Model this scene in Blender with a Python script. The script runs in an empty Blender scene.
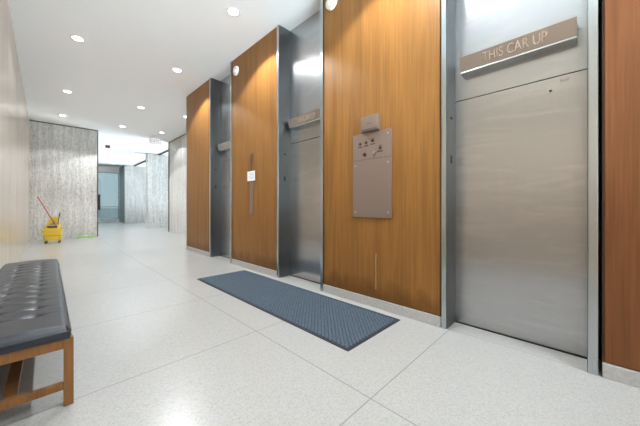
import bpy, bmesh, math, random
from mathutils import Vector, Matrix
random.seed(7)
C = bpy.context.scene.collection
sc = bpy.context.scene

# ------------------------------------------------------------------ camera, world, exposure
cam_d = bpy.data.cameras.new('camera'); cam = bpy.data.objects.new('camera', cam_d); C.objects.link(cam)
cam_d.sensor_width = 36; cam_d.lens = 272 / 640 * 36; cam_d.shift_y = -6.5 / 640
cam_d.clip_start = 0.02; cam_d.clip_end = 200
cam.location = (0, 0, 1.12)
cam.rotation_euler = (math.pi / 2, 0, -math.atan2(275, 272))
sc.camera = cam
w = bpy.data.worlds.new('sky'); sc.world = w; w.use_nodes = True
SKY, UP_FILL = 3.0, 36.0      # sky daylight above; added bright fill below the horizon to lift the ceiling
_t = w.node_tree; _bg = _t.nodes['Background']; _bg.inputs[0].default_value = (.79, .90, 1.0, 1)
_tc = _t.nodes.new('ShaderNodeTexCoord'); _sp = _t.nodes.new('ShaderNodeSeparateXYZ'); _mr = _t.nodes.new('ShaderNodeMapRange')
_t.links.new(_tc.outputs['Generated'], _sp.inputs[0]); _t.links.new(_sp.outputs['Z'], _mr.inputs[0])
for _i, _v in ((1, -.16), (2, -.02), (3, UP_FILL), (4, SKY)): _mr.inputs[_i].default_value = _v
_t.links.new(_mr.outputs[0], _bg.inputs[1])
sc.view_settings.view_transform = 'Standard'; sc.view_settings.look = 'None'
sc.view_settings.gamma = 1; sc.view_settings.use_curve_mapping = False
sc.view_settings.exposure = 0.25
LAMP_W, WASH_W = 50.0, 190.0   # power of one downlight; of one in the row washing the elevator wall
try:
    sc.cycles.diffuse_bounces = 8; sc.cycles.max_bounces = 14; sc.cycles.glossy_bounces = 6
    sc.cycles.sample_clamp_indirect = 6
except Exception: pass
H = 3.97                # ceiling height
XW = 2.565              # elevator wall plane
XD = 2.80               # elevator door plane

# ------------------------------------------------------------------ materials
def mat(name, col=(.8, .8, .8), rough=.5, metal=0., coat=0., spec=.5):
    m = bpy.data.materials.new(name); m.use_nodes = True
    b = m.node_tree.nodes['Principled BSDF']
    b.inputs['Base Color'].default_value = (*col, 1); b.inputs['Roughness'].default_value = rough
    b.inputs['Metallic'].default_value = metal; b.inputs['Coat Weight'].default_value = coat
    b.inputs['Specular IOR Level'].default_value = spec
    return m
class N:
    """small node-graph helper"""
    def __init__(s, m):
        s.m = m; s.t = m.node_tree; s.b = s.t.nodes['Principled BSDF']
    def new(s, ty, **k):
        n = s.t.nodes.new(ty)
        for a, v in k.items(): setattr(n, a, v)
        return n
    def link(s, a, b): s.t.links.new(a, b)
    def pos(s, scale=(1, 1, 1), loc=(0, 0, 0)):
        g = s.new('ShaderNodeNewGeometry'); mp = s.new('ShaderNodeMapping')
        mp.inputs['Scale'].default_value = scale; mp.inputs['Location'].default_value = loc
        s.link(g.outputs['Position'], mp.inputs['Vector']); return mp.outputs[0]
    def noise(s, vec, scale=1., detail=4., rough=.5, dist=0.):
        n = s.new('ShaderNodeTexNoise'); s.link(vec, n.inputs['Vector'])
        n.inputs['Scale'].default_value = scale; n.inputs['Detail'].default_value = detail
        n.inputs['Roughness'].default_value = rough; n.inputs['Distortion'].default_value = dist
        return n.outputs['Fac']
    def ramp(s, fac, stops):
        r = s.new('ShaderNodeValToRGB'); e = r.color_ramp.elements
        while len(e) < len(stops): e.new(.5)
        for i, (p, c) in enumerate(stops):
            e[i].position = p; e[i].color = (*c, 1) if len(c) == 3 else c
        s.link(fac, r.inputs[0]); return r.outputs[0]
    def mix(s, fac, a, b, mode='MIX'):
        n = s.new('ShaderNodeMix', data_type='RGBA', blend_type=mode)
        for k, v in ((0, fac), (6, a), (7, b)):
            if isinstance(v, (int, float)): n.inputs[k].default_value = v
            elif isinstance(v, tuple): n.inputs[k].default_value = (*v, 1)
            else: s.link(v, n.inputs[k])
        return n.outputs[2]
    def math(s, op, a, b=None):
        n = s.new('ShaderNodeMath', operation=op)
        for k, v in ((0, a), (1, b)):
            if v is None: continue
            if isinstance(v, (int, float)): n.inputs[k].default_value = v
            else: s.link(v, n.inputs[k])
        return n.outputs[0]
    def bump(s, h, strength=.2, dist=.01):
        n = s.new('ShaderNodeBump'); n.inputs['Strength'].default_value = strength
        n.inputs['Distance'].default_value = dist; s.link(h, n.inputs['Height'])
        s.link(n.outputs[0], s.b.inputs['Normal'])

def wood(name, dark, light, rough=.32, coat=.0, sc_=1., stain=False):
    m = mat(name, light, rough, coat=coat, spec=.5 if coat else .22); n = N(m); n.b.inputs['Coat Roughness'].default_value = .16
    broad = n.noise(n.pos((5 * sc_, 5 * sc_, .35 * sc_)), 1., 3, .5, .6)
    fine = n.noise(n.pos((70 * sc_, 70 * sc_, 1.6 * sc_)), 1., 5, .6)
    mid = tuple((a + b) / 2 for a, b in zip(dark, light))
    c1 = n.ramp(broad, [(.28, mid), (.5, light), (.68, tuple(x * .74 for x in light))])
    f2 = n.ramp(fine, [(.3, (0, 0, 0)), (.7, (1, 1, 1))])
    c = n.mix(f2, n.mix(.55, c1, dark), c1)
    if stain:                                   # grime along the foot of the panels and one pale run mark
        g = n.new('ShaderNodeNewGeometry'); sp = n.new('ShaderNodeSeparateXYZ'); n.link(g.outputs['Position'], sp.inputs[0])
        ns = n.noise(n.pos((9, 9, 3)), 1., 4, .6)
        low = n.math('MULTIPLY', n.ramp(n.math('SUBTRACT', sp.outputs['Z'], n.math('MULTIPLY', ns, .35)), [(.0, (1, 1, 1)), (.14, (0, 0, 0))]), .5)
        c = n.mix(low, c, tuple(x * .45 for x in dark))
        wob = n.math('MULTIPLY', n.math('SUBTRACT', n.noise(n.pos((1, 1, 9)), 1., 3), .5), .03)
        dy = n.math('ABSOLUTE', n.math('SUBTRACT', n.math('ADD', sp.outputs['Y'], wob), 1.68))
        run = n.math('MULTIPLY', n.math('LESS_THAN', dy, .009), n.math('LESS_THAN', n.math('ABSOLUTE', n.math('SUBTRACT', sp.outputs['Z'], .40)), .20))
        c = n.mix(n.math('MULTIPLY', run, .28), c, (.55, .42, .26))
    n.link(c, n.b.inputs['Base Color'])
    n.bump(fine, .05, .002)
    return m

M = {}
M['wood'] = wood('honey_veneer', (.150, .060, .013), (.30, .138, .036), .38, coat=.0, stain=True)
M['wood_red'] = wood('reddish_veneer', (.09, .030, .011), (.195, .074, .025), .42, coat=.0)
M['wood_left'] = wood('left_wall_veneer', (.36, .26, .18), (.64, .54, .43), .3, coat=.8)
M['walnut'] = wood('bench_walnut', (.12, .05, .018), (.26, .118, .038), .45, sc_=2.)
M['core'] = mat('dark_core', (.085, .042, .022), .8)

def steel(name, col, rough, aniso=.75, smear=True):
    m = mat(name, col, rough, 1.); n = N(m)
    n.b.inputs['Anisotropic'].default_value = aniso
    t = n.new('ShaderNodeTangent', direction_type='RADIAL', axis='Z'); n.link(t.outputs[0], n.b.inputs['Tangent'])
    n.b.inputs['Anisotropic Rotation'].default_value = .0
    st = n.noise(n.pos((160, 160, 1.2)), 1., 3, .6)
    n.link(n.ramp(st, [(.3, tuple(x * .95 for x in col)), (.7, tuple(min(1, x * 1.03) for x in col))]), n.b.inputs['Base Color'])
    if smear:                                   # faint hand-wiped smears
        sw = n.noise(n.pos((1.6, 1.6, 9), (0, 0, 3)), 1.2, 4, .6, 1.0)
        base = n.b.inputs['Base Color'].links[0].from_socket
        n.link(n.mix(n.ramp(sw, [(.48, (0,) * 3), (.72, (.35,) * 3)]), base, tuple(min(1, x * 1.35) for x in col)), n.b.inputs['Base Color'])
    return m
M['steel'] = steel('brushed_steel', (.48, .485, .49), .26)
M['steel_shade'] = steel('shaded_jamb_steel', (.20, .21, .215), .3, .6, False)  # base colour darkened to stand in for dark reflections in the jambs
M['steel_bright'] = steel('polished_steel', (.50, .54, .555), .27, .5, False)
M['letters'] = mat('raised_steel_letters', (.72, .72, .73), .22, 1.)
M['sign_metal'] = mat('sign_metal', (.40, .36, .33), .3, 1.)
M['black'] = mat('black_plastic', (.012, .012, .013), .45)
M['gap'] = mat('dark_gap', (.008, .008, .008), .9)
M['taupe'] = mat('taupe_metal', (.245, .182, .148), .45, .5)
M['taupe_case'] = mat('taupe_box', (.20, .145, .118), .5, .5)
M['taupe_dark'] = mat('taupe_seam', (.16, .11, .09), .5, .5)
M['white'] = mat('white_plastic', (.80, .79, .76), .4)
M['paper'] = mat('paper', (.86, .87, .89), .8)
M['print'] = mat('printed_grey', (.35, .37, .42), .8)
M['faint'] = mat('pale_grey_print', (.50, .50, .53), .7)
M['bronze'] = mat('bronze_trim', (.10, .065, .045), .45, .6)
M['bronze_light'] = mat('worn_bronze', (.17, .10, .055), .5, .5)
M['leather'] = mat('black_leather', (.010, .013, .020), .30, spec=.6)
n_ = N(M['leather']); n_.bump(n_.noise(n_.pos((260, 260, 260)), 1., 2), .06, .002)
M['yellow'] = mat('yellow_plastic', (.85, .60, .06), .42)
M['yellow_dark'] = mat('worn_yellow_plastic', (.62, .36, .03), .5)
M['grey_dark'] = mat('dark_grey_plastic', (.06, .06, .065), .5)
M['red'] = mat('red_handle', (.42, .09, .05), .45)
M['mop'] = mat('mop_yarn', (.30, .25, .22), .95)
M['green'] = mat('green_microfibre', (.22, .55, .10), .9)
M['alarm'] = mat('alarm_red', (.16, .018, .02), .4)
M['rubber'] = mat('mat_rubber', (.014, .019, .027), .85)
M['track'] = mat('dark_track', (.05, .045, .04), .5, .3)
M['plinth'] = mat('pale_aluminium', (.55, .63, .66), .4, .2)
M['alu'] = mat('grey_green_aluminium', (.20, .25, .25), .4, .5)

m = M['ceiling'] = mat('ceiling_plaster', (.915, .92, .93), .85)
m = M['ground'] = mat('outside_paving', (.52, .55, .57), .9)

# ribbed carpet mat
m = M['carpet'] = mat('blue_grey_carpet', (.06, .09, .125), .95); n = N(m)
a = n.noise(n.pos((90, 90, 90)), 1., 3); b_ = n.noise(n.pos((5, 5, 5)), 1., 4)
c = n.ramp(a, [(.3, (.035, .053, .075)), (.7, (.095, .13, .168))])
n.link(n.mix(n.ramp(b_, [(.35, (0, 0, 0)), (.7, (1, 1, 1))]), c, n.mix(.3, c, (.07, .095, .12))), n.b.inputs['Base Color'])
n.bump(a, .5, .004)

# terrazzo with divider joints
m = M['terrazzo'] = mat('terrazzo', (.6, .6, .58), .3); n = N(m)
v = n.new('ShaderNodeTexVoronoi'); v.inputs['Scale'].default_value = 1.; n.link(n.pos((150, 150, 150)), v.inputs['Vector'])
chip = n.new('ShaderNodeSeparateColor'); n.link(v.outputs['Color'], chip.inputs[0])
cc = n.ramp(chip.outputs[0], [(0., (.305, .301, .29)), (.22, (.352, .349, .336)), (.6, (.370, .367, .354)), (1., (.395, .392, .38))])
cl = n.noise(n.pos((.9, .9, .9)), 1., 4)
cc = n.mix(n.ramp(cl, [(.3, (0, 0, 0)), (.7, (1, 1, 1))]), n.mix(.10, cc, (.42, .41, .38)), cc)
g = n.new('ShaderNodeNewGeometry'); sp = n.new('ShaderNodeSeparateXYZ'); n.link(g.outputs['Position'], sp.inputs[0])
wr = n.math('ABSOLUTE', n.math('SUBTRACT', n.math('WRAP', sp.outputs['Y'], 0.), 0.))
wn = n.new('ShaderNodeMath', operation='PINGPONG'); n.link(n.math('ADD', sp.outputs['Y'], -.905 + 12.2), wn.inputs[0]); wn.inputs[1].default_value = .61
ly = n.math('LESS_THAN', wn.outputs[0], .0038)
lx = n.math('LESS_THAN', n.math('ABSOLUTE', n.math('SUBTRACT', sp.outputs['X'], 1.335)), .0038)
lw = n.math('LESS_THAN', n.math('ABSOLUTE', n.math('SUBTRACT', sp.outputs['X'], XW + .035)), .0025)
inn = n.math('LESS_THAN', sp.outputs['X'], XW + .037)
joint = n.math('MAXIMUM', n.math('MULTIPLY', n.math('MAXIMUM', lx, ly), inn), lw)
n.link(n.mix(n.math('MULTIPLY', joint, .8), cc, (.20, .20, .21)), n.b.inputs['Base Color'])
n.b.inputs['Roughness'].default_value = .27
m = M['stone_base'] = mat('stone_base', (.5, .49, .47), .5); n = N(m)
n.link(n.ramp(n.noise(n.pos((40, 40, 40)), 1., 5, .7), [(.3, (.36, .35, .33)), (.7, (.49, .48, .465))]), n.b.inputs['Base Color'])

# vein-cut travertine: upright streaks and pits
m = M['stone'] = mat('travertine', (.5, .5, .48), .5); n = N(m)
br = n.noise(n.pos((3.2, 3.2, .28)), 1., 5, .6, .5)
pit = n.noise(n.pos((34, 34, 11)), 1., 5, .7)
fn = n.noise(n.pos((14, 14, .9)), 1., 4, .6)
c = n.ramp(br, [(.28, (.53, .515, .49)), (.5, (.64, .63, .61)), (.72, (.69, .685, .67))])
c = n.mix(n.ramp(fn, [(.33, (.5,) * 3), (.58, (0, 0, 0))]), c, (.36, .34, .31))
c = n.mix(n.ramp(pit, [(.38, (.62,) * 3), (.50, (0, 0, 0))]), c, (.26, .24, .20))
n.link(c, n.b.inputs['Base Color']); n.bump(pit, .25, .01)

def glass(name, tint, gl=.08):
    m = bpy.data.materials.new(name); m.use_nodes = True; t = m.node_tree; t.nodes.remove(t.nodes['Principled BSDF'])
    tr = t.nodes.new('ShaderNodeBsdfTransparent'); tr.inputs[0].default_value = (*tint, 1)
    gs = t.nodes.new('ShaderNodeBsdfGlossy'); gs.inputs['Roughness'].default_value = .02
    fr = t.nodes.new('ShaderNodeFresnel'); fr.inputs[0].default_value = 1.5
    mx = t.nodes.new('ShaderNodeMixShader'); o = t.nodes['Material Output']
    t.links.new(fr.outputs[0], mx.inputs[0]); t.links.new(tr.outputs[0], mx.inputs[1]); t.links.new(gs.outputs[0], mx.inputs[2])
    t.links.new(mx.outputs[0], o.inputs[0]); return m
M['glass'] = glass('teal_glass', (.36, .40, .395))
M['glass_grey'] = glass('grey_glass', (.70, .72, .72))
M['glass_clear'] = glass('clear_glass', (.9, .93, .92))
def emit(name, col, s):
    m = bpy.data.materials.new(name); m.use_nodes = True; b = m.node_tree.nodes['Principled BSDF']
    b.inputs['Base Color'].default_value = (.8, .8, .8, 1)
    b.inputs['Emission Color'].default_value = (*col, 1); b.inputs['Emission Strength'].default_value = s
    return m
M['lens'] = emit('lit_lens', (1, .98, .95), 12.)
M['exit_panel'] = emit('exit_panel', (1, 1, 1), .25)

# ------------------------------------------------------------------ mesh helpers
def add_box(bm, lo, hi, bevel=0., seg=2, rot=None):
    lo = Vector(lo); hi = Vector(hi); c = (lo + hi) / 2; d = hi - lo
    g = bmesh.ops.create_cube(bm, size=1.); vs = g['verts']
    mtx = Matrix.Translation(c) @ (rot if rot else Matrix()) @ Matrix.Diagonal((*d, 1))
    bmesh.ops.transform(bm, matrix=mtx, verts=vs)
    if bevel > 0:
        es = list({e for v in vs for e in v.link_edges})
        bmesh.ops.bevel(bm, geom=es, offset=bevel, segments=seg, affect='EDGES', profile=.5)
def add_cyl(bm, p0, p1, r0, r1=None, seg=20, caps=True):
    p0 = Vector(p0); p1 = Vector(p1); r1 = r0 if r1 is None else r1
    d = p1 - p0; q = Vector((0, 0, 1)).rotation_difference(d)
    g = bmesh.ops.create_cone(bm, cap_ends=caps, segments=seg, radius1=r0, radius2=r1, depth=d.length)
    bmesh.ops.transform(bm, matrix=Matrix.Translation((p0 + p1) / 2) @ q.to_matrix().to_4x4(), verts=g['verts'])
def add_sphere(bm, c, r, scale=(1, 1, 1), u=16, v=10):
    g = bmesh.ops.create_uvsphere(bm, u_segments=u, v_segments=v, radius=r)
    bmesh.ops.transform(bm, matrix=Matrix.Translation(c) @ Matrix.Diagonal((*scale, 1)), verts=g['verts'])
def add_lathe(bm, prof, origin=(0, 0, 0), axis='Z', seg=32):
    rings = []
    for r, h in prof:
        ring = []
        for k in range(seg):
            a = 2 * math.pi * k / seg
            p = (r * math.cos(a), r * math.sin(a), h)
            if axis == '-X': p = (-h, r * math.cos(a), r * math.sin(a))
            ring.append(bm.verts.new(Vector(p) + Vector(origin)))
        rings.append(ring)
    for a, b in zip(rings, rings[1:]):
        for k in range(seg):
            bm.faces.new((a[k], a[(k + 1) % seg], b[(k + 1) % seg], b[k]))
    return rings
def add_loft(bm, secs):
    """closed sections (lists of points), capped at both ends"""
    rs = [[bm.verts.new(p) for p in s] for s in secs]
    k = len(rs[0])
    for a, b in zip(rs, rs[1:]):
        for i in range(k): bm.faces.new((a[i], a[(i + 1) % k], b[(i + 1) % k], b[i]))
    bm.faces.new(rs[0][::-1]); bm.faces.new(rs[-1])
def rrect(cx, cy, w, d, r, z, seg=5):
    pts = []
    for sx, sy, a0 in ((1, 1, 0), (-1, 1, 90), (-1, -1, 180), (1, -1, 270)):
        for k in range(seg + 1):
            a = math.radians(a0 + 90 * k / seg)
            pts.append((cx + sx * (w / 2 - r) + r * math.cos(a), cy + sy * (d / 2 - r) + r * math.sin(a), z))
    return pts
def obj(name, bm, m, parent=None, loc=None, smooth=False, shift=None):
    if shift is not None: bmesh.ops.translate(bm, vec=Vector(shift), verts=bm.verts)
    bmesh.ops.recalc_face_normals(bm, faces=bm.faces)
    me = bpy.data.meshes.new(name); bm.to_mesh(me); bm.free()
    if smooth:
        for p in me.polygons: p.use_smooth = True
        try: me.set_sharp_from_angle(angle=math.radians(38))
        except Exception: pass
    me.materials.append(M[m] if isinstance(m, str) else m)
    o = bpy.data.objects.new(name, me); C.objects.link(o)
    if parent: o.parent = parent
    if loc is not None: o.location = loc
    return o
def box(name, lo, hi, m, parent=None, bevel=0., loc=None):
    bm = bmesh.new(); add_box(bm, lo, hi, bevel); return obj(name, bm, m, parent, loc)
def struct(o, label=None):
    o['kind'] = 'structure'
    if label: o['label'] = label
    return o
def tag(o, label, cat, group=None):
    o['label'] = label; o['category'] = cat
    if group: o['group'] = group
    return o
def thing(name, label, cat, loc=(0, 0, 0), rotz=0., group=None):
    o = bpy.data.objects.new(name, None); C.objects.link(o); o.empty_display_size = .1
    o.location = loc; o.rotation_euler = (0, 0, rotz); return tag(o, label, cat, group)
def dup(root, loc, label, rotz=None):
    r = root.copy(); C.objects.link(r); r.location = loc; r['label'] = label
    if rotz is not None: r.rotation_euler = (0, 0, rotz)
    for ch in list(root.children):
        c = ch.copy(); C.objects.link(c); c.parent = r
        for gch in list(ch.children):
            d = gch.copy(); C.objects.link(d); d.parent = c
    return r
def text_bm(s, size, depth, squash=1.):
    cu = bpy.data.curves.new('txt', 'FONT'); cu.body = s; cu.size = size; cu.extrude = depth; cu.align_x = 'CENTER'; cu.align_y = 'CENTER'
    o = bpy.data.objects.new('txt', cu); C.objects.link(o)
    dg = bpy.context.evaluated_depsgraph_get(); me = bpy.data.meshes.new_from_object(o.evaluated_get(dg))
    bm = bmesh.new(); bm.from_mesh(me); bpy.data.objects.remove(o); bpy.data.curves.remove(cu); bpy.data.meshes.remove(me)
    bmesh.ops.transform(bm, matrix=Matrix.Diagonal((squash, 1, 1, 1)), verts=bm.verts)
    return bm
# local text plane (x right, y up, z out) -> wall facing -X seen from the hall: right = -Y, up = Z, out = -X
FACE_MX = Matrix(((0, 0, -1, 0), (-1, 0, 0, 0), (0, 1, 0, 0), (0, 0, 0, 1)))
# sign facing -Y: right = +X, up = Z, out = -Y
FACE_MY = Matrix(((1, 0, 0, 0), (0, 0, -1, 0), (0, 1, 0, 0), (0, 0, 0, 1)))

# ------------------------------------------------------------------ the setting
XL = -.362
struct(box('floor', (XL - .3, -2.2, -.12), (7.3, 24.9, 0), 'terrazzo'), 'pale speckled terrazzo floor with thin joints')
struct(box('ceiling', (XL - .3, -2.2, H), (7.3, 24.9, H + .15), 'ceiling'), 'smooth white ceiling')
bm = bmesh.new(); y = -4.0; edges = [-4.0 + .0]
ys = [6.05 + 1.37 * k for k in range(-8, 14)]
ys = [v for v in ys if -2.0 < v < 24.5]; ys = [-2.15] + ys + [24.6]
for a, b in zip(ys, ys[1:]): add_box(bm, (XL - .05, a + .007, 0), (XL, b - .007, H))
wl = struct(obj('wall_left', bm, 'wood_left'), 'glossy pale wood panelled wall on the left')
box('wall_backing', (XL - .25, -2.15, 0), (XL - .04, 24.6, H), 'core', wl)
wr0 = struct(box('added_window_2', (XL - .25, -2.2, 0), (XW + .3, -2.05, .90), 'ceiling'), 'added unseen glass front behind the camera for fill daylight')  # added so daylight fills the hall; its low wall keeps light from the bench
box('glass_pane', (XL, -2.14, .90), (XW + .2, -2.13, H - .05), 'glass_clear', wr0)
bm = bmesh.new()
for x in (.55, 1.55): add_box(bm, (x, -2.16, .90), (x + .05, -2.1, H - .05))
add_box(bm, (XL, -2.16, H - .05), (XW + .2, -2.1, H))
obj('window_frame', bm, 'alu', wr0)
struct(box('wall_right', (2.86, -2.05, 0), (5.2, 7.42, H), 'core'), 'dark core of the elevator wall')
# core piers behind the wood panels
OPEN = [0.005, 2.535, 5.03]         # openings start (low Y), each OW wide
OW = .92
piers = [(-2.05, -.062), (OPEN[0] + OW + .052, OPEN[1] - .052), (OPEN[1] + OW + .052, OPEN[2] - .052), (OPEN[2] + OW + .052, 7.425)]
for i, (a, b) in enumerate(piers):
    struct(box('wall_right_%d' % (i + 1), (2.5965, a, 0), (2.859, b, H), 'core'))
    struct(box('baseboard_right_%d' % (i + 1), (XW + .006, a, 0), (2.596, b, .095), 'stone_base', bevel=.004))
struct(box('wall_stone_left', (XL, 13.08, 0), (1.375, 13.32, H), 'stone'), 'pitted grey travertine wall facing the hall')
struct(box('trim_1', (1.376, 13.05, 0), (1.40, 13.34, H), 'bronze'))
struct(box('trim_2', (XL, 13.06, H - .03), (1.375, 13.079, H), 'bronze'))
struct(box('wall_stone_right', (3.88, 7.5, 0), (4.10, 13.24, H), 'stone'), 'travertine wall beyond the elevators')
struct(box('trim_3', (3.845, 13.245, 0), (4.11, 13.28, H), 'bronze'))
struct(box('trim_4', (3.86, 7.5, H - .03), (3.879, 13.24, H), 'bronze'))
struct(box('wall_stone_middle', (3.86, 16.75, 0), (5.6, 17.2, H), 'stone'), 'grey travertine wall end further down the hall')
struct(box('wall_stone_far', (3.86, 22.7, 0), (5.35, 24.5, H), 'stone'), 'grey travertine wall end beside the far glass')
struct(box('trim_5', (3.83, 22.68, 0), (3.859, 24.5, H), 'alu'))
wr1 = struct(box('added_window_3', (7.0, 7.4, 0), (7.15, 24.6, .06), 'alu'), 'added glass front beyond the far stone walls for fill daylight')  # added so daylight floods the far end of the hall
box('glass_pane', (7.06, 7.4, .06), (7.07, 24.6, H - .05), 'glass_grey', wr1)
bm = bmesh.new()
for k in range(9): add_box(bm, (7.03, 7.4 + 2.13 * k, .06), (7.10, 7.46 + 2.13 * k, H - .05))
add_box(bm, (7.03, 7.4, H - .05), (7.10, 24.6, H))
obj('window_frame', bm, 'alu', wr1)
struct(box('wall_lift_end', (2.5965, 7.427, 0), (7.0, 7.495, H), 'stone'))
for i, (a, b) in enumerate(((13.3, 16.74), (17.21, 22.6))):
    struct(box('trim_%d' % (6 + i), (4.36, a, H - .05), (4.44, b, H), 'track'))
# far glass front
wf = box('window_1', (XL, 24.5, 3.56), (7.0, 24.62, H), 'ceiling'); struct(wf, 'far glass front with white band above')
bm = bmesh.new()
for x in (XL, .95, 2.38, 3.78):
    add_box(bm, (x, 24.52, .25), (x + .05, 24.6, 3.56))
add_box(bm, (XL, 24.52, 3.51), (3.83, 24.6, 3.56)); add_box(bm, (XL, 24.53, 1.08), (3.83, 24.59, 1.12))
obj('window_frame', bm, 'alu', wf)
box('glass_pane', (XL, 24.555, .25), (3.83, 24.565, 3.56), 'glass', wf)
box('window_sill', (XL, 24.5, 0), (3.83, 24.6, .25), 'plinth', wf)
struct(box('ground_outside', (-300, 24.95, -.2), (300, 600, -.05), 'ground'))

# ------------------------------------------------------------------ wood panels
def panel(a, b, m, label):
    o = box('wood_panel', (-.015, -(b - a) / 2 + .008, .0), (.0, (b - a) / 2 - .008, H - .10), m, bevel=.002, loc=(2.5955, (a + b) / 2, .10))
    o.scale = (1, 1, (H - .102) / (H - .10))
    return tag(o, label, 'wall panel', 'wood wall panels of the elevator wall')
panel(-2.05, -.066, 'wood_red', 'reddish brown wood wall panel at the right edge, right of the nearest elevator')
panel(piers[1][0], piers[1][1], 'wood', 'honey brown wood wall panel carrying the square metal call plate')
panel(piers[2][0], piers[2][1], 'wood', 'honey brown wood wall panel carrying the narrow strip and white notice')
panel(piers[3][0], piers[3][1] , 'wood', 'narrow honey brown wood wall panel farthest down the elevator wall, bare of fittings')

# ------------------------------------------------------------------ elevators
def make_elevator(label):
    t = thing('elevator', label, 'elevator', (XD, OPEN[0], 0), 0, 'elevators along the wood wall')
    d0 = XW - XD
    box('door', (0, .004, .014), (.03, OW - .004, 2.128), 'steel', t)
    tp = box('transom_panel', (0, .004, 2.136), (.03, OW - .004, H - .002), 'steel', t)
    box('backing', (.031, .0, .002), (.055, OW, H - .002), 'gap', t)
    box('threshold', (-.005, .002, .0005), (.03, OW - .002, .006), 'gap', t)
    for a, b in ((-.048, -.0005), (OW + .0005, OW + .042)):
        box('frame_post', (d0, a, .001), (.055, b, H - .002), 'steel_bright', t, .003)
    box('jamb_shade', (d0 + .012, OW - .0035, .002), (-.001, OW - .0002, H - .003), 'steel_shade', t)  # thin plates added to carry the painted-in dark reflection
    box('jamb_shade', (d0 + .012, .0002, .002), (-.001, .0035, H - .003), 'steel_shade', t)
    # keyhole and plate on the door
    bm = bmesh.new(); add_cyl(bm, (-.004, .21, 2.03), (.004, .21, 2.03), .009); obj('keyhole', bm, 'black', t)
    box('number_plate', (-.002, .10, 2.085), (.002, .155, 2.105), 'sign_metal', t)
    # hall lantern sign: slanted bar with a bright lip and raised letters
    s = bmesh.new()
    y0, y1 = .058, .845
    zt, zb, zl = 2.488, 2.362, 2.348
    prof = [(-.001, zt + .005), (-.112, zt), (-.075, zb), (-.001, zb)]
    rs = [[s.verts.new((px, yy, pz)) for px, pz in prof] for yy in (y0, y1)]
    k = 4
    for i in range(k): s.faces.new((rs[0][i], rs[0][(i + 1) % k], rs[1][(i + 1) % k], rs[1][i]))
    s.faces.new(rs[0][::-1]); s.faces.new(rs[1])
    sg = obj('direction_sign', s, 'sign_metal', t)
    box('sign_lip', (-.084, y0 - .002, zl), (-.001, y1 + .002, zb - .0005), 'steel_bright', sg, .002)
    bm = text_bm('THIS CAR UP', .108, .007, .70)
    sl = math.atan2(.037, zt - zb)           # face leans outwards at the top
    bmesh.ops.transform(bm, matrix=Matrix.Translation((-.0965, .440, (zt + zb) / 2)) @ Matrix.Rotation(-sl, 4, 'Y') @ FACE_MX, verts=bm.verts)
    obj('lettering', bm, 'letters', sg)
    # key switch and slot on the far jamb
    bm = bmesh.new(); add_box(bm, (-.125, OW - .007, 1.525), (-.095, OW + .001, 1.60), .002); obj('switch_plate', bm, 'black', t)
    bm = bmesh.new(); add_cyl(bm, (-.11, OW - .010, 1.542), (-.11, OW - .006, 1.542), .007); obj('switch_key', bm, 'steel_bright', t)
    box('indicator_slot', (-.13, OW - .007, 1.94), (-.085, OW + .001, 1.962), 'black', t, .002)
    return t
e1 = make_elevator('nearest steel elevator, between the call plate panel and the reddish wood panel')
dup(e1, (XD, OPEN[1], 0), 'middle steel elevator, behind the dark blue floor mat')
dup(e1, (XD, OPEN[2], 0), 'farthest steel elevator, just left of the wood panel with the white notice')

# ------------------------------------------------------------------ call plate etc. on the panels
XP = 2.5803                     # face of the wood
t = thing('elevator_call_panel', 'large taupe metal call plate with key switches on the wood panel', 'call panel', (XP, 1.737, .995))
box('plate', (-.014, -.255, 0), (0, .255, .96), 'taupe', t, .003)
box('panel_seam', (-.0148, -.253, .655), (-.0142, .253, .662), 'taupe_dark', t)
for yy, zz in ((.215, .06), (-.215, .06), (.215, .60), (-.215, .60), (-.215, .91)):
    bm = bmesh.new(); add_lathe(bm, [(.011, .0142), (.010, .017), (.0001, .018)], (0, yy, zz), '-X', 16); obj('screw', bm, 'sign_metal', t, smooth=True)
for yy, zz in ((.147, .845), (.063, .850), (-.025, .858), (-.12, .765)):
    bm = bmesh.new(); add_lathe(bm, [(.017, .0142), (.017, .020), (.013, .022), (.0001, .022)], (0, yy, zz), '-X', 20); k = obj('key_switch', bm, 'black', t, smooth=True)
    box('key_slot', (-.0235, yy - .002, zz - .009), (-.0215, yy + .002, zz + .009), 'steel_bright', k)
    bm = bmesh.new()
    for q in range(3): add_box(bm, (-.0150, yy - .030 + q * .022, zz - .043), (-.0142, yy - .030 + q * .022 + .016, zz - .030))
    obj('switch_caption', bm, 'black', t)
    if yy < -.02: box('red_mark', (-.0150, yy - .02, zz + .022), (-.0142, yy + .015, zz + .030), 'alarm', t)
bm = bmesh.new(); add_lathe(bm, [(.02, .0142), (.019, .024), (.0001, .026)], (0, .085, .715), '-X', 20); o = obj('button', bm, 'black', t, smooth=True); o['label'] = 'black call button'
bm = bmesh.new(); add_lathe(bm, [(.02, .0142), (.019, .024), (.0001, .026)], (0, -.05, .722), '-X', 20); o = obj('button', bm, 'sign_metal', t, smooth=True); o['label'] = 'pale call button'

t = thing('lock_box', 'small taupe metal box mounted just above the call plate', 'box', (XP, 1.737, 1.9575))
box('case', (-.05, -.115, .0), (0, .115, .172), 'taupe_case', t, .004)
box('lip', (-.058, -.118, .018), (-.0505, .118, .03), 'taupe_dark', t, .002)
box('name_plate', (-.0515, -.03, .08), (-.0502, .03, .092), 'bronze_light', t)

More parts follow.
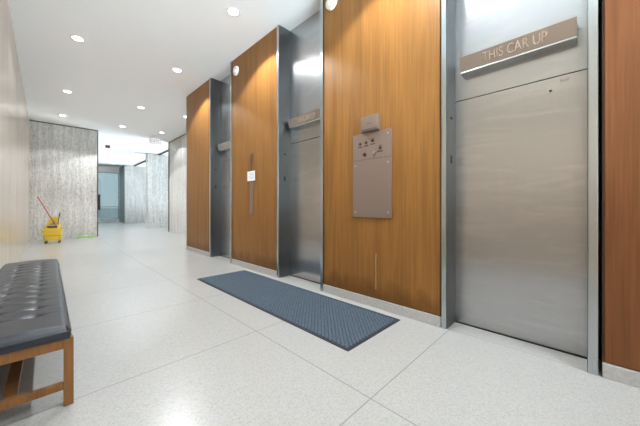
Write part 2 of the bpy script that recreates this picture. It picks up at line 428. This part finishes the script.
t = thing('indicator_strip', 'narrow bronze indicator strip above and below a white notice', 'indicator', (XP, 4.25, .97))
box('lower_plate', (-.010, -.055, 0), (0, .055, .60), 'taupe', t, .003)
box('upper_plate', (-.010, -.045, .80), (0, .05, 1.10), 'bronze_light', t, .003)
box('arrow_marker', (-.016, -.02, .92), (-.0105, .02, 1.08), 'bronze', t, .002)
for zz in (.03, .30, .57):
    bm = bmesh.new(); add_lathe(bm, [(.011, .0102), (.010, .013), (.0001, .014)], (0, 0, zz), '-X', 14); obj('screw', bm, 'bronze_light', t, smooth=True)
o = box('notice_sheet', (-.017, -.125, -.085), (-.0155, .125, .085), 'paper', None, loc=(XP, 4.25, 1.66))
tag(o, 'white paper notice taped over the narrow strip', 'notice')
bm = bmesh.new()
for q in range(5): add_box(bm, (-.0176, -.09, .045 - q * .024), (-.0171, .09 - .03 * (q % 2), .051 - q * .024))
obj('printed_lines', bm, 'print', o)

def strobe(y, label):
    t = thing('wall_strobe', label, 'alarm', (XP, y, 3.715), 0, 'round white alarms on the wood panels')
    bm = bmesh.new(); add_lathe(bm, [(.086, .0), (.086, .022), (.078, .036), (.05, .042), (.0001, .044)], (0, 0, 0), '-X', 32); obj('housing', bm, 'white', t, smooth=True)
    bm = bmesh.new(); add_lathe(bm, [(.040, .0425), (.036, .055), (.02, .061), (.0001, .062)], (0, 0, -.012), '-X', 24); obj('lens', bm, 'paper', t, smooth=True)
    return t
s1 = strobe(2.335, 'round white wall alarm at the top of the panel with the call plate')
dup(s1, (XP, 4.80, 3.715), 'round white wall alarm high on the panel with the narrow strip')

# ------------------------------------------------------------------ bench
B = thing('bench', 'long tufted black leather bench with walnut frame against the left wall', 'bench', (-.128, 2.075, 0), -math.radians(.35))
BL, BW = 2.80, .458
rows = [.31 + .1815 * k for k in range(13)]; cols = [.083, -.083]
bm = bmesh.new(); nx, ny = 44, 230; gv = []
def ztop(x, y):
    ex = max(0, abs(x) - (BW / 2 - .035)) / .035; ey = max(0, abs(y - BL / 2) - (BL / 2 - .035)) / .035
    e = min(1, math.hypot(ex, ey)); z = .450 - .030 * (1 - math.sqrt(max(0, 1 - e * e)))
    z += .010 * (1 - (2 * x / BW) ** 2)
    for r in rows:
        if abs(y - r) < .15:
            for c in cols:
                d2 = (x - c) ** 2 + (y - r) ** 2
                z -= .019 * math.exp(-d2 / (2 * .018 ** 2))
            if abs(y - r) < .04:
                fx = math.exp(-((abs(x) - .083) / .07) ** 2) if abs(x) > .083 else 1
                z -= .009 * math.exp(-(y - r) ** 2 / (2 * .010 ** 2)) * fx
    for c in cols:
        if rows[0] < y < rows[-1]: z -= .003 * math.exp(-(x - c) ** 2 / (2 * .010 ** 2))
    return z
for j in range(ny + 1):
    y = BL * j / ny; row = []
    for i in range(nx + 1):
        x = -BW / 2 + BW * i / nx
        row.append(bm.verts.new((x, y, ztop(x, y))))
    gv.append(row)
for j in range(ny):
    for i in range(nx): bm.faces.new((gv[j][i], gv[j][i + 1], gv[j + 1][i + 1], gv[j + 1][i]))
rim = gv[0] + [r[-1] for r in gv[1:]] + gv[-1][-2::-1] + [r[0] for r in gv[-2:0:-1]]
low = []
prev = rim
for dz, s in ((.400, 1.004), (.381, .992)):
    cur = [bm.verts.new((v.co.x * s, BL / 2 + (v.co.y - BL / 2) * (1 + (s - 1) * .2), dz)) for v in rim]
    for i in range(len(rim)): bm.faces.new((prev[i], prev[(i + 1) % len(rim)], cur[(i + 1) % len(rim)], cur[i]))
    prev = cur
bm.faces.new(prev)
cu = obj('cushion', bm, 'leather', B, smooth=True)
# piping round the top edge
bm = bmesh.new(); path = [(x, y, .4215) for x, y, _ in rrect(0, BL / 2, BW + .002, BL + .002, .012, 0, 3)]
for a, b in zip(path, path[1:] + path[:1]):
    if (Vector(a) - Vector(b)).length > 1e-5: add_cyl(bm, a, b, .0045, seg=8)
obj('piping', bm, 'leather', cu, smooth=True)
for r in rows:
    for c in cols:
        bm = bmesh.new(); add_sphere(bm, (c, r, ztop(c, r) + .001), .011, (1, 1, .5), 12, 8); obj('button', bm, 'leather', cu, smooth=True)
LX = .222
def leg(x, y): box('leg', (x - .021, y - .021, .001), (x + .021, y + .021, .3795), 'walnut', B, .003)
for yy in (.031, BL - .031):
    for xx in (-LX + .0, LX): leg(xx, yy)
for yy, in ((.031,), (BL - .031,)):
    box('end_rail', (-LX + .0215, yy - .02, .325), (LX - .0215, yy + .02, .3795), 'walnut', B, .002)
    box('stretcher', (-LX + .0215, yy - .016, .095), (LX - .0215, yy + .016, .132), 'walnut', B, .002)
for xx in (-LX, LX): box('side_rail', (xx - .016, .053, .325), (xx + .016, BL - .053, .3795), 'walnut', B, .002)
box('long_stretcher', (-.025, .048, .096), (.025, BL - .048, .131), 'walnut', B, .002)

# ------------------------------------------------------------------ floor mat
MW, ML = .825, 2.98
t = thing('floor_mat', 'long dark blue grey mat on the floor before the middle elevator', 'floor mat', (2.055, 2.81, 0))
bm = bmesh.new(); add_loft(bm, [rrect(0, 0, MW, ML, .012, .0005), rrect(0, 0, MW - .012, ML - .012, .01, .006)]); obj('border', bm, 'rubber', t)
bm = bmesh.new()
p = .044; w0 = MW / 2 - .045; l0 = ML / 2 - .045; j = 0; y = -l0
while y < l0:
    x = -w0 + (p / 2 if j % 2 else 0)
    while x < w0:
        r = p * .43; zb, zt = .0061, .0125
        lo_ = [bm.verts.new((x + r * a, y + r * b, zb)) for a, b in ((1, 0), (0, 1), (-1, 0), (0, -1))]
        hi_ = [bm.verts.new((x + r * .62 * a, y + r * .62 * b, zt)) for a, b in ((1, 0), (0, 1), (-1, 0), (0, -1))]
        for i in range(4): bm.faces.new((lo_[i], lo_[(i + 1) % 4], hi_[(i + 1) % 4], hi_[i]))
        bm.faces.new(hi_); x += p
    y += p / 2; j += 1
obj('carpet_nubs', bm, 'carpet', t)

# ------------------------------------------------------------------ mop bucket, mop, green pad
t = thing('mop_bucket', 'yellow wheeled mop bucket with wringer by the left stone wall', 'mop bucket', (.17, 11.75, 0), math.radians(-10))
t.scale = (.76, .78, .93)
bm = bmesh.new()
add_loft(bm, [rrect(0, 0, .46, .30, .06, .085), rrect(0, 0, .50, .33, .06, .11), rrect(0, 0, .56, .37, .06, .40), rrect(0, 0, .60, .41, .06, .405), rrect(0, 0, .60, .41, .06, .435),
              rrect(0, 0, .54, .35, .05, .435), rrect(0, 0, .46, .30, .05, .14)])
obj('tub', bm, 'yellow', t, smooth=True)
box('waist_band', (-.29, -.196, .235), (.29, -.178, .262), 'yellow_dark', t, .004)
bm = bmesh.new(); add_loft(bm, [rrect(0, .03, .40, .26, .04, .33), rrect(0, .03, .46, .30, .04, .60), rrect(0, .03, .40, .25, .03, .60), rrect(0, .03, .36, .22, .03, .36)])
wr_ = obj('wringer', bm, 'yellow', t, smooth=True)
box('wringer_opening', (-.16, -.095, .585), (.16, .14, .604), 'grey_dark', wr_, .003)
box('wringer_slot', (-.15, -.128, .50), (.15, -.110, .57), 'grey_dark', wr_, .003)
bm = bmesh.new(); add_loft(bm, [[(-.20, .165, .58), (.20, .165, .58), (.20, .185, .58), (-.20, .185, .58)], [(-.12, .175, .86), (.12, .175, .86), (.12, .19, .86), (-.12, .19, .86)]])
obj('splash_guard', bm, 'yellow', t)
bm = bmesh.new(); add_cyl(bm, (.15, -.05, .55), (.20, -.02, .97), .014); add_cyl(bm, (.20, -.02, .86), (.203, -.018, 1.0), .021); obj('wringer_lever', bm, 'grey_dark', t, smooth=True)
for sx in (-1, 1):
    for sy in (-1, 1):
        bm = bmesh.new(); add_cyl(bm, (sx * .20, sy * .13, .05), (sx * .20, sy * .13, .1), .012); add_box(bm, (sx * .20 - .024, sy * .13 - .02, .045), (sx * .20 + .024, sy * .13 + .02, .068), .002)
        c = obj('caster_fork', bm, 'yellow_dark', t)
        bm = bmesh.new(); add_cyl(bm, (sx * .20 - .014, sy * .13, .037), (sx * .20 + .014, sy * .13, .037), .036); obj('wheel', bm, 'black', c, smooth=True)
t = thing('mop', 'red handled string mop standing in the yellow bucket', 'mop', (.205, 11.70, .38))
bm = bmesh.new(); a = Vector((0, 0, .22)); b = Vector((-.36, .30, 1.03)); add_cyl(bm, a, b, .0155); add_sphere(bm, b, .019); obj('handle', bm, 'red', t, smooth=True)
bm = bmesh.new(); add_cyl(bm, a + Vector((.05, -.04, -.09)), a + Vector((-.02, .015, .05)), .026, .02); obj('clamp', bm, 'grey_dark', t, smooth=True)
bm = bmesh.new()
for k in range(16):
    an = k * 2.4; r = .02 + .05 * ((k * 7) % 16) / 16
    add_cyl(bm, (.045 + r * .3 * math.cos(an), -.035 + r * .3 * math.sin(an), .15), (-.01 + r * 1.2 * math.cos(an), .02 + r * 1.2 * math.sin(an), .215 + .012 * (k % 3)), .012, .009, 8)
obj('mop_head', bm, 'mop', t, smooth=True)

t = thing('mop_pad', 'bright green flat mop pad lying at the foot of the stone wall', 'mop pad', (1.03, 12.93, 0), math.radians(5))
bm = bmesh.new()
secs = []
for k in range(13):
    x = -.24 + .48 * k / 12; hgt = .045 + .012 * math.sin(k * 1.7); wd = .075 + .012 * math.sin(k * 2.3 + 1)
    if k in (0, 12): hgt *= .55; wd *= .7
    secs.append([(x, -wd, .001), (x, wd, .001), (x, wd * .9, hgt * .7), (x, wd * .4, hgt), (x, -wd * .4, hgt), (x, -wd * .9, hgt * .7)])
add_loft(bm, secs); obj('pad', bm, 'green', t, smooth=True)
box('pad_holder', (-.06, -.03, .05), (.08, .03, .085), 'white', t, .006)

# black pull on the edge of the left stone wall
t = thing('pull_handle', 'tall black pull mounted on the right edge of the left stone wall', 'handle', (1.4005, 13.2, .98))
box('grip', (.02, -.05, 0), (.075, .05, .60), 'black', t, .006)
for z in (.08, .50): box('bracket', (0, -.02, z), (.021, .02, z + .03), 'black', t)

# ------------------------------------------------------------------ ceiling fittings
def make_downlight(x, y, label, power):
    t = thing('ceiling_downlight', label, 'ceiling light', (x, y, H), 0, 'round recessed ceiling downlights')
    bm = bmesh.new(); add_lathe(bm, [(.095, -.0005), (.093, -.006), (.078, -.009), (.070, -.004), (.070, -.0006)], (0, 0, 0), 'Z', 32); obj('trim_ring', bm, 'white', t, smooth=True)
    bm = bmesh.new(); add_lathe(bm, [(.0695, -.001), (.0695, -.0045), (.0001, -.0055)], (0, 0, 0), 'Z', 32); obj('lens', bm, 'lens', t, smooth=True)
    ld = bpy.data.lights.new('downlight_beam', 'SPOT'); ld.energy = power; ld.color = (.93, .97, 1); ld.shadow_soft_size = .05
    ld.spot_size = math.radians(122); ld.spot_blend = .18
    lo = bpy.data.objects.new('downlight_beam', ld); C.objects.link(lo); lo.parent = t; lo.location = (0, 0, -.035)
    return t
ordn = ['first', 'second', 'third', 'fourth', 'fifth', 'sixth', 'seventh', 'eighth']
rowsL = [('row beside the left wall', .39, [6.17, 9.19, 11.71], [-1.9, .8, 3.5]),
         ('row along the elevator wall', 1.94, [3.70, 6.12, 9.17, 11.8, 14.57], [-1.3, 1.2]),
         ('far row beyond the elevators', 3.17, [9.11, 11.72, 14.58, 16.63, 18.6, 20.48, 22.3], [])]
for nm, x, vis, hid in rowsL:
    dl = None
    for k, y in enumerate(vis + hid):
        if k < len(vis): lb = 'round recessed downlight, %s in view of the %s' % (ordn[k], nm)
        else: lb = 'round recessed downlight, %s overhead outside the picture, %s' % (ordn[k - len(vis)], nm)
        if dl is None: dl = make_downlight(x, y, lb, WASH_W if x == 1.94 else LAMP_W)
        else: dup(dl, (x, y, H), lb)

t = thing('exit_sign', 'white exit sign hanging from the ceiling near the far walls', 'exit sign', (3.1, 12.4, 3.62))
box('sign_panel', (-.21, -.012, 0), (.21, .012, .25), 'exit_panel', t, .004)
bm = bmesh.new()
for lo, hi in (((-.21, -.015, 0), (.21, -.0125, .014)), ((-.21, -.015, .236), (.21, -.0125, .25)), ((-.21, -.015, .0145), (-.196, -.0125, .2355)), ((.196, -.015, .0145), (.21, -.0125, .2355))): add_box(bm, lo, hi)
obj('border', bm, 'faint', t)
bm = text_bm('EXIT', .17, .001); bmesh.ops.transform(bm, matrix=Matrix.Translation((0, -.0145, .125)) @ FACE_MY, verts=bm.verts); obj('lettering', bm, 'faint', t)
bm = bmesh.new(); add_cyl(bm, (0, 0, .25), (0, 0, .3485), .012); add_box(bm, (-.10, -.03, .335), (.10, .03, .3495)); obj('mount', bm, 'white', t)

t = thing('fire_alarm', 'small dark red alarm box on the ceiling above the far opening', 'alarm', (2.05, 15.9, H))
box('case', (-.085, -.05, -.13), (.085, .05, -.001), 'alarm', t, .008)
box('lens', (-.03, -.058, -.09), (.03, -.0505, -.04), 'grey_dark', t, .003)
